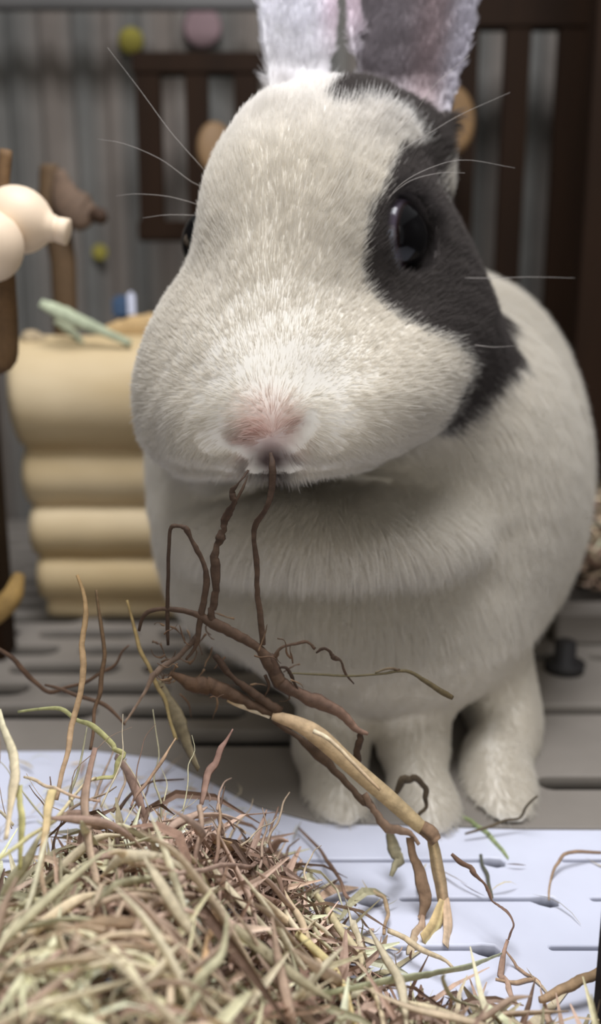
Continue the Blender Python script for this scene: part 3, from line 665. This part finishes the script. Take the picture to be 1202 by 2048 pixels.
def surf(px, py):
    a_, b_ = (px-W/2)/F, (H/2-py)/F; t = np.arange(.12, .35, .0003)
    q = np.stack([a_*t, (cp+b_*sp)*t, CZ+(-sp+b_*cp)*t], 1); i = np.clip(((q-[ox, oy, oz])/[h, h*1.25, h]).round().astype(int), 0, np.array(D.shape)-1)
    k = np.argmax(D[i[:, 0], i[:, 1], i[:, 2]] < 0); return Vector(q[k])
MOUTH = surf(541, 918)
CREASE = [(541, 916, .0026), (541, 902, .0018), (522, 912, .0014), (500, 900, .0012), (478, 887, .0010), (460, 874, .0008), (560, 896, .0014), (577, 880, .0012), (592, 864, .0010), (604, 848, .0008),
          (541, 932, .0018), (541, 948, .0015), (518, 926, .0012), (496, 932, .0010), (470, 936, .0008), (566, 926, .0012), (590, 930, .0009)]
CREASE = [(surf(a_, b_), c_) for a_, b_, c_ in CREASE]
for (c_, r_) in CREASE:
    sl = region([c_[0]-.01, c_[1]-.01, c_[2]-.01], [c_[0]+.01, c_[1]+.01, c_[2]+.01])
    d_ = r_-np.sqrt((X[sl]-c_[0])**2+(Yg[sl]-c_[1])**2+(Z[sl]-c_[2])**2); D[sl] = -smin(-D[sl], -d_, .002)
D = np.maximum(D, -(Z-0.0006))   # soles flat on the mat
# ---- surface nets
def surface_nets(D):
    S = D < 0; nx, ny, nz = D.shape
    m = np.zeros((nx-1, ny-1, nz-1), np.int8)
    for i in (0, 1):
        for j in (0, 1):
            for k in (0, 1): m += S[i:nx-1+i, j:ny-1+j, k:nz-1+k]
    act = (m > 0) & (m < 8); I = np.argwhere(act); idm = np.full(act.shape, -1, np.int64); idm[act] = np.arange(len(I))
    acc = np.zeros((len(I), 3)); cnt = np.zeros(len(I))
    cor = [(i, j, k) for i in (0, 1) for j in (0, 1) for k in (0, 1)]
    for a in cor:
        for ax in range(3):
            if a[ax]: continue
            b = list(a); b[ax] = 1
            da = D[I[:, 0]+a[0], I[:, 1]+a[1], I[:, 2]+a[2]]; db = D[I[:, 0]+b[0], I[:, 1]+b[1], I[:, 2]+b[2]]
            c = (da < 0) != (db < 0); t = np.where(c, da/(da-db+1e-12), 0)
            p = np.tile(np.array(a, float), (len(I), 1)); p[:, ax] += t
            acc[c] += p[c]; cnt[c] += 1
    V = I+acc/cnt[:, None]; Q = []
    for ax in range(3):
        o1, o2 = [(1, 2), (2, 0), (0, 1)][ax]
        sa = [slice(1, -1)]*3; sb = [slice(1, -1)]*3; sa[ax] = slice(0, -1); sb[ax] = slice(1, None)
        A = S[tuple(sa)]; B = S[tuple(sb)]
        for flip in (False, True):
            e = np.argwhere((A & ~B) if not flip else (~A & B))
            off = np.array([1, 1, 1]); off[ax] = 0; e = e+off
            def cell(d1, d2):
                c = e.copy(); c[:, o1] -= d1; c[:, o2] -= d2; return idm[c[:, 0], c[:, 1], c[:, 2]]
            q = np.stack([cell(1, 1), cell(0, 1), cell(0, 0), cell(1, 0)], -1)
            Q.append(q[:, ::-1] if flip else q)
    Q = np.concatenate(Q); Q = Q[(Q >= 0).all(1)]
    return V, Q
V, Q = surface_nets(D)
V = V*np.array([h, h*1.25, h])+np.array([ox, oy, oz])
# drop crumbs that are not joined to the body: keep the largest island
par = np.arange(len(V))
lab = np.arange(len(V))
for _ in range(400):
    mn = lab[Q].min(1); new = lab.copy()
    for c in range(4): np.minimum.at(new, Q[:, c], mn)
    new = new[new]
    if (new == lab).all(): break
    lab = new
u, c = np.unique(lab, return_counts=True); keep = lab == u[c.argmax()]
remap = np.cumsum(keep)-1; Q = remap[Q[keep[Q[:, 0]]]]; V = V[keep]
# light smoothing
for _ in range(2):
    acc = np.zeros_like(V); cnt = np.zeros(len(V))
    for a, b in ((0, 1), (1, 2), (2, 3), (3, 0)):
        np.add.at(acc, Q[:, a], V[Q[:, b]]); np.add.at(acc, Q[:, b], V[Q[:, a]]); np.add.at(cnt, Q[:, a], 1); np.add.at(cnt, Q[:, b], 1)
    V = V*.5+.5*acc/cnt[:, None]
FN = np.cross(V[Q[:, 2]]-V[Q[:, 0]], V[Q[:, 3]]-V[Q[:, 1]]); VN = np.zeros_like(V)
for c_ in range(4): np.add.at(VN, Q[:, c_], FN)
VN /= np.linalg.norm(VN, axis=1)[:, None]+1e-12

# ---- coat: white with a grey patch over one eye, cheek and ear
PATCH = np.array([(690, -300), (705, 60), (690, 150), (655, 200), (668, 212), (705, 205), (760, 200), (808, 226), (835, 260), (852, 296), (806, 302), (778, 345), (762, 398), (738, 435), (724, 490), (722, 560), (755, 602),
                  (800, 640), (850, 662), (900, 682), (938, 716), (945, 745), (922, 782), (902, 820), (868, 862), (886, 866), (930, 835), (985, 775), (1030, 715), (1045, 640), (1030, 560), (990, 470), (930, 405), (905, 410), (882, 378), (890, 330), (1000, 200), (1000, -300)], float)
def inside(px, py, poly):
    r = np.zeros(len(px), bool); n = len(poly)
    for i in range(n):
        x1, y1 = poly[i]; x2, y2 = poly[(i+1) % n]
        c = ((y1 > py) != (y2 > py)) & (px < (x2-x1)*(py-y1)/(y2-y1+1e-9)+x1); r ^= c
    return r
def coat(P, jit):
    n = len(P); px, py = project(P)
    px = px+rng.normal(0, jit, n); py = py+rng.normal(0, jit, n)
    C = np.tile(np.array(srgb(233, 228, 218)), (n, 1))
    k = np.clip((P[:, 2]-.140)/.03, 0, 1)[:, None]; C = C*(1-k)+np.array(srgb(242, 240, 240))*k  # coat whitens with height: light from above put into the colour
    def e_(E):
        b, ax, f, s, L = E; q = P-b
        return q @ ax/L, q @ s, q @ f
    dark = inside(px, py, PATCH) & (P[:, 1] < np.where(px > 1000, .2215, .234))
    g = np.array(srgb(98, 92, 89)); C[dark] = g
    v, u, w_ = e_(E2); m = (v > .12) & (np.abs(u) < .02) & dark
    k = np.clip((v[m]-.08)/.14, 0, 1)[:, None]
    inner = np.array(srgb(156, 148, 152)); C[m] = g*(1-k)+inner*k
    sg = lambda t: 1/(1+np.exp(-t))
    ub = u+rng.normal(0, max(jit, 0)*.00008, n); k = (sg((ub-.001)/.0015)*sg((.0085-ub)/.0015)*m*.35*np.clip(v/.2, 0, 1))[:, None]; C = C*(1-k)+np.array(srgb(190, 160, 158))*k
    k = (sg((ub-.0088)/.0009)*m*sg((v-.1)/.03))[:, None]; C = C*(1-k)+np.array(srgb(196, 192, 200))*k
    v, u, w_ = e_(E1); m = (v > .0) & (np.abs(u) < .014); k = (m*np.clip(v/.35, 0, 1))[:, None]; C = C*(1-k)+np.array(srgb(247, 246, 252))*k  # cool top light on the white ear painted into its coat
    k = (sg((u-.0062)/.0010)*m*sg((v-.22)/.04)*.4)[:, None]; C = C*(1-k)+np.array(srgb(236, 205, 212))*k
    for (c, R, n2) in EYES:
        q = np.linalg.norm(P-np.array(c), axis=1); k = np.clip((R*1.35-q)/(R*.15), 0, 1)[:, None]*.55*(dark[:, None] if n2.x > 0 else 0); C = C*(1-k)+np.array(srgb(40, 36, 38))*k
    # pink nose and painted shade of the muzzle folds
    nose = np.array(surf(536, 862)); d = np.linalg.norm((P-nose)*np.array([1, .35, .8]), axis=1)
    k = np.clip(1-d/.0075, 0, 1)[:, None]**1.2*.6; C = C*(1-k)+np.array(srgb(208, 156, 146))*k
    for c_, r_ in CREASE:      # fold shade painted onto the bare skin of nostrils and lips
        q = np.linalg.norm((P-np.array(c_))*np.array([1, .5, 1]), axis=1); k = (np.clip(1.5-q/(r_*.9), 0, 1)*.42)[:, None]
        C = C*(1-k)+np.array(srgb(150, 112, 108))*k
    # mouth split: dark of the recess painted onto the skin
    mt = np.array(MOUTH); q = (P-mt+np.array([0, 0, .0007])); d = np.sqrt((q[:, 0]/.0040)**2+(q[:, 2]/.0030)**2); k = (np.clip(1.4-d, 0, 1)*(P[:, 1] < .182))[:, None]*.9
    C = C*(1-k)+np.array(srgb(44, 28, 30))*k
    return C, dark
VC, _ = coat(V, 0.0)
rb = empty('rabbit', (0.02, 0.25, 0)); tag(rb, 'white rabbit with a grey eye patch and grey ear, chewing roots, sitting on the mat', 'rabbit')
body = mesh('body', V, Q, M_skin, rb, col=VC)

# ---- fur
def strands(N, seed):
    r = np.random.default_rng(seed)
    A = np.linalg.norm(FN, axis=1); cen = V[Q].mean(1); view = np.array([0, 0, CZ])-cen; view /= np.linalg.norm(view, axis=1)[:, None]
    fac = (FN/(A[:, None]+1e-15)*view).sum(1)
    dist = np.linalg.norm(cen-np.array([0, 0, CZ]), axis=1)
    wgt = A*np.where(fac > -0.3, 1.0, .25)*(0.17/dist)**1.2
    wgt *= np.where(cen[:, 2] < .002, .1, 1)*np.where(cen[:, 2] > .168, 2.6, 1)
    f = r.choice(len(Q), N, p=wgt/wgt.sum()); a = r.random((N, 1)); b = r.random((N, 1)); q = V[Q[f]]; nn = VN[Q[f]]
    bl = lambda g: (g[:, 0]*(1-a)+g[:, 1]*a)*(1-b)+(g[:, 3]*(1-a)+g[:, 2]*a)*b
    P = bl(q); Nn = bl(nn); Nn /= np.linalg.norm(Nn, axis=1)[:, None]
    ok = np.ones(N, bool)
    for (c, R, n_) in EYES:
        d = P-np.array(c); dl = np.linalg.norm(d, axis=1); cosn = d @ np.array(n_.normalized())/dl
        ok &= ~((dl < R*1.12) & (cosn > .30))
    ok &= np.linalg.norm((P-np.array(MOUTH))*np.array([.8, .6, 1.4]), axis=1) > .0021
    for c_, r_ in CREASE: ok &= np.linalg.norm(P-np.array(c_), axis=1) > r_*(.6 if r_ > .0015 else .3)
    P, Nn = P[ok], Nn[ok]; n = len(P)
    nosep = np.array(surf(536, 884))+np.array([0, .002, 0]); hc = np.array(at(600, 560, .20))
    fl = P-nosep; fl /= np.linalg.norm(fl, axis=1)[:, None]
    dh = np.linalg.norm((P-hc)*np.array([.9, .9, 1.0]), axis=1)
    px, py = project(P)
    head = (1/(1+np.exp((dh-.050)/.004)))*(P[:, 2] > .052)
    head = np.where((py > 955) | ((px > 1035)), 0, head)
    down = np.tile(np.array([0.0, -.22, -1.0]), (n, 1)); down[:, 0] = (P[:, 0]-.01)*6
    back = P[:, 1] > .24; down[back] = np.array([.0, 1.0, -.5])
    earm = np.zeros(n, bool)
    for E in (E1, E2):
        b0, ax, f_, s_, L = E; qv = (P-b0) @ ax/L; m = (qv > .1) & (np.linalg.norm(P-b0-np.outer(qv*L, ax), axis=1) < .019); earm |= m; fl[m] = ax
    head = np.where(earm, 1, head)
    flow = fl*head[:, None]+down*(1-head[:, None])
    # gentle swirls
    s1 = np.sin(P[:, 0]*420+P[:, 2]*260)+np.sin(P[:, 2]*510-P[:, 0]*330+1.7); flow += np.cross(Nn, flow)*(.06*s1)[:, None]
    flow -= Nn*(flow*Nn).sum(1)[:, None]; flow /= np.linalg.norm(flow, axis=1)[:, None]+1e-9
    dn = np.linalg.norm(P-nosep, axis=1)
    Lh = np.interp(dn, [.008, .02, .04, .07], [.0010, .0020, .0030, .0040]); Lb = np.where(P[:, 2] < .036, .0030, .0075)
    Lr = Lh*head+Lb*(1-head); ruff = np.exp(-((py-1085)/45)**2)*(P[:, 1] < .215)*(px < 950); Lr = Lr*(1+.35*ruff)
    Lr = np.where(earm, .0028, Lr)*r.uniform(.6, 1.25, n)
    near = np.clip((dn-.006)/.028, .12, 1)
    lift = near*np.where(earm, .2, .32*(1-head)+.28*head)+r.normal(0, .05, n)+.0
    # clumping: strands lean on a coarse random field
    cl = np.stack([np.sin(P @ np.array(k)*1.0+ph) for k, ph in (((900, 300, -500), 0), ((-400, 700, 800), 1.3), ((600, -500, 700), 2.6))], 1)*.035
    d0 = flow+Nn*lift[:, None]*1.5+Nn*.04+cl+r.normal(0, .07, (n, 3)); d0 /= np.linalg.norm(d0, axis=1)[:, None]
    d1 = flow+Nn*(.12*near)[:, None]+cl*1.4+np.array([0, 0, -.20])*near[:, None]+r.normal(0, .07, (n, 3)); d1 /= np.linalg.norm(d1, axis=1)[:, None]
    K = 5; out = np.zeros((n, K, 3)); p = P.copy()-Nn*.0003
    for k in range(K):
        out[:, k] = p; t = k/(K-1); d = d0*(1-t)+d1*t; p = p+d*(Lr/(K-1))[:, None]
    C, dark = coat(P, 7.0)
    C = C*r.uniform(.95, 1.04, (n, 1)); C[earm] *= r.uniform(.72, 1.12, (earm.sum(), 1))
    rad = np.where(dark, .000034, .000034)*r.uniform(.8, 1.2, n)
    R = rad[:, None]*np.array([1, 1, .9, .65, .25])
    return out, R, np.clip(C, 0, .95)
def hair(name, out, R, C, mat, parent):
    n, K = out.shape[:2]; hc = bpy.data.hair_curves.new(name); hc.add_curves([K]*n)
    hc.attributes['position'].data.foreach_set('vector', out.astype(np.float32).ravel())
    ra = hc.attributes.get('radius') or hc.attributes.new('radius', 'FLOAT', 'POINT'); ra.data.foreach_set('value', R.astype(np.float32).ravel())
    ca = hc.attributes.new('col', 'FLOAT_COLOR', 'CURVE'); c4 = np.ones((n, 4), np.float32); c4[:, :3] = C; ca.data.foreach_set('color', c4.ravel())
    hc.materials.append(mat); o = bpy.data.objects.new(name, hc); COL.objects.link(o)
    o.parent = parent; o.matrix_parent_inverse = Matrix.Translation(-parent.location)
    return o
NF = 800000
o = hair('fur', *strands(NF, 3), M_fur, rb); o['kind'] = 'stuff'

# ---- eyes
def eye_material():
    m = bpy.data.materials.new('rabbit_eye'); m.use_nodes = True; nt = m.node_tree
    b = nt.nodes['Principled BSDF']; b.inputs['Roughness'].default_value = .12; b.inputs['Specular IOR Level'].default_value = .35; b.inputs['Coat Roughness'].default_value = .05
    a = nt.nodes.new('ShaderNodeAttribute'); a.attribute_name = 'col'; nt.links.new(a.outputs['Color'], b.inputs['Base Color'])
    return m
M_eye = eye_material(); M_lid = material('eyelid_skin', srgb(44, 40, 42), .8, .2, 600, bump=.2)
for i, (c, R, n_) in enumerate(EYES):
    ax = n_.normalized(); q = ax.to_track_quat('Z', 'Y'); V2 = []; F2 = []; C2 = []
    A_, B_ = 40, 48
    for a in range(A_+1):
        th = math.pi*a/A_; rr = R*(1.0+.03*math.exp(-(th/.5)**2))
        for b in range(B_):
            ph = 2*math.pi*b/B_; V2.append(c+q @ Vector((math.sin(th)*math.cos(ph), math.sin(th)*math.sin(ph), math.cos(th)))*rr)
            d = math.degrees(th)
            zz = (q @ Vector((math.sin(th)*math.cos(ph), math.sin(th)*math.sin(ph), math.cos(th)))).z
            col_ = srgb(6, 5, 6) if d < 47 else srgb(28, 17, 16) if d < 50 else srgb(74, 66, 76) if d < 56 or zz > .10 else srgb(168, 178, 196)
            C2.append(col_)
    for a in range(A_):
        for b in range(B_):
            b1 = (b+1) % B_; F2.append((a*B_+b, (a+1)*B_+b, (a+1)*B_+b1, a*B_+b1))
    mesh('eye', V2, F2, M_eye, rb, col=np.array(C2))
    # eyelid: a thin cupped ring over the ball
    axl = (n_.normalized()+Vector((0 if i else -.20, -.20 if i == 0 else 0, -.13 if i == 0 else 0))).normalized(); ql = axl.to_track_quat('Z', 'Y'); V2 = []; F2 = []
    prof = [(71, 1.000), (70, 1.02), (72, 1.035), (78, 1.04), (86, 1.02), (96, .97)]
    for (th, rr) in prof:
        for b in range(B_):
            ph = 2*math.pi*b/B_; t2 = math.radians(th); V2.append(c+ql @ Vector((math.sin(t2)*math.cos(ph), math.sin(t2)*math.sin(ph), math.cos(t2)))*R*rr)
    for a in range(len(prof)-1):
        for b in range(B_):
            b1 = (b+1) % B_; F2.append((a*B_+b, (a+1)*B_+b, (a+1)*B_+b1, a*B_+b1))
    mesh('eyelid', V2, F2, M_lid, rb)

# ---- whiskers
def whisker(pts, r=.62):
    P = []
    for q in pts: p = at(*q[:3]); P.append(tuple(p))
    S = smooth_path(P, 6); n = len(S); rad = np.linspace(r, .2, n)/9000
    Vv, Ff = tube_arrays(S, rad, 1.0, 5)
    mesh('whisker', Vv, Ff, M_skin, rb, col=np.tile(np.array(srgb(176, 170, 164)), (len(Vv), 1)))
for w_ in ([(412, 345, .185), (395, 325, .180), (340, 262, .178), (280, 180, .18), (215, 95, .182)],
           [(400, 372, .184), (378, 360, .180), (320, 318, .178), (250, 288, .178), (195, 278, .18)],
           [(400, 412, .184), (380, 404, .180), (330, 392, .178), (270, 388, .178), (232, 392, .18)],
           [(400, 432, .184), (376, 430, .180), (330, 430, .178), (285, 436, .178)],
           [(766, 415, .180), (800, 370, .176), (860, 336, .175), (930, 320, .176), (1030, 336, .178)],
           [(770, 400, .180), (820, 362, .177), (880, 346, .176), (930, 346, .176)],
           [(760, 350, .186), (805, 300, .180), (850, 272, .180), (920, 230, .182), (1020, 185, .184)],
           [(790, 270, .190), (825, 232, .184), (870, 170, .182), (940, 110, .184)],
           [(950, 690, .180), (985, 694, .178), (1030, 692, .178)],
           [(930, 556, .190), (1000, 556, .186), (1060, 554, .184), (1150, 556, .184)]):
    whisker(w_)
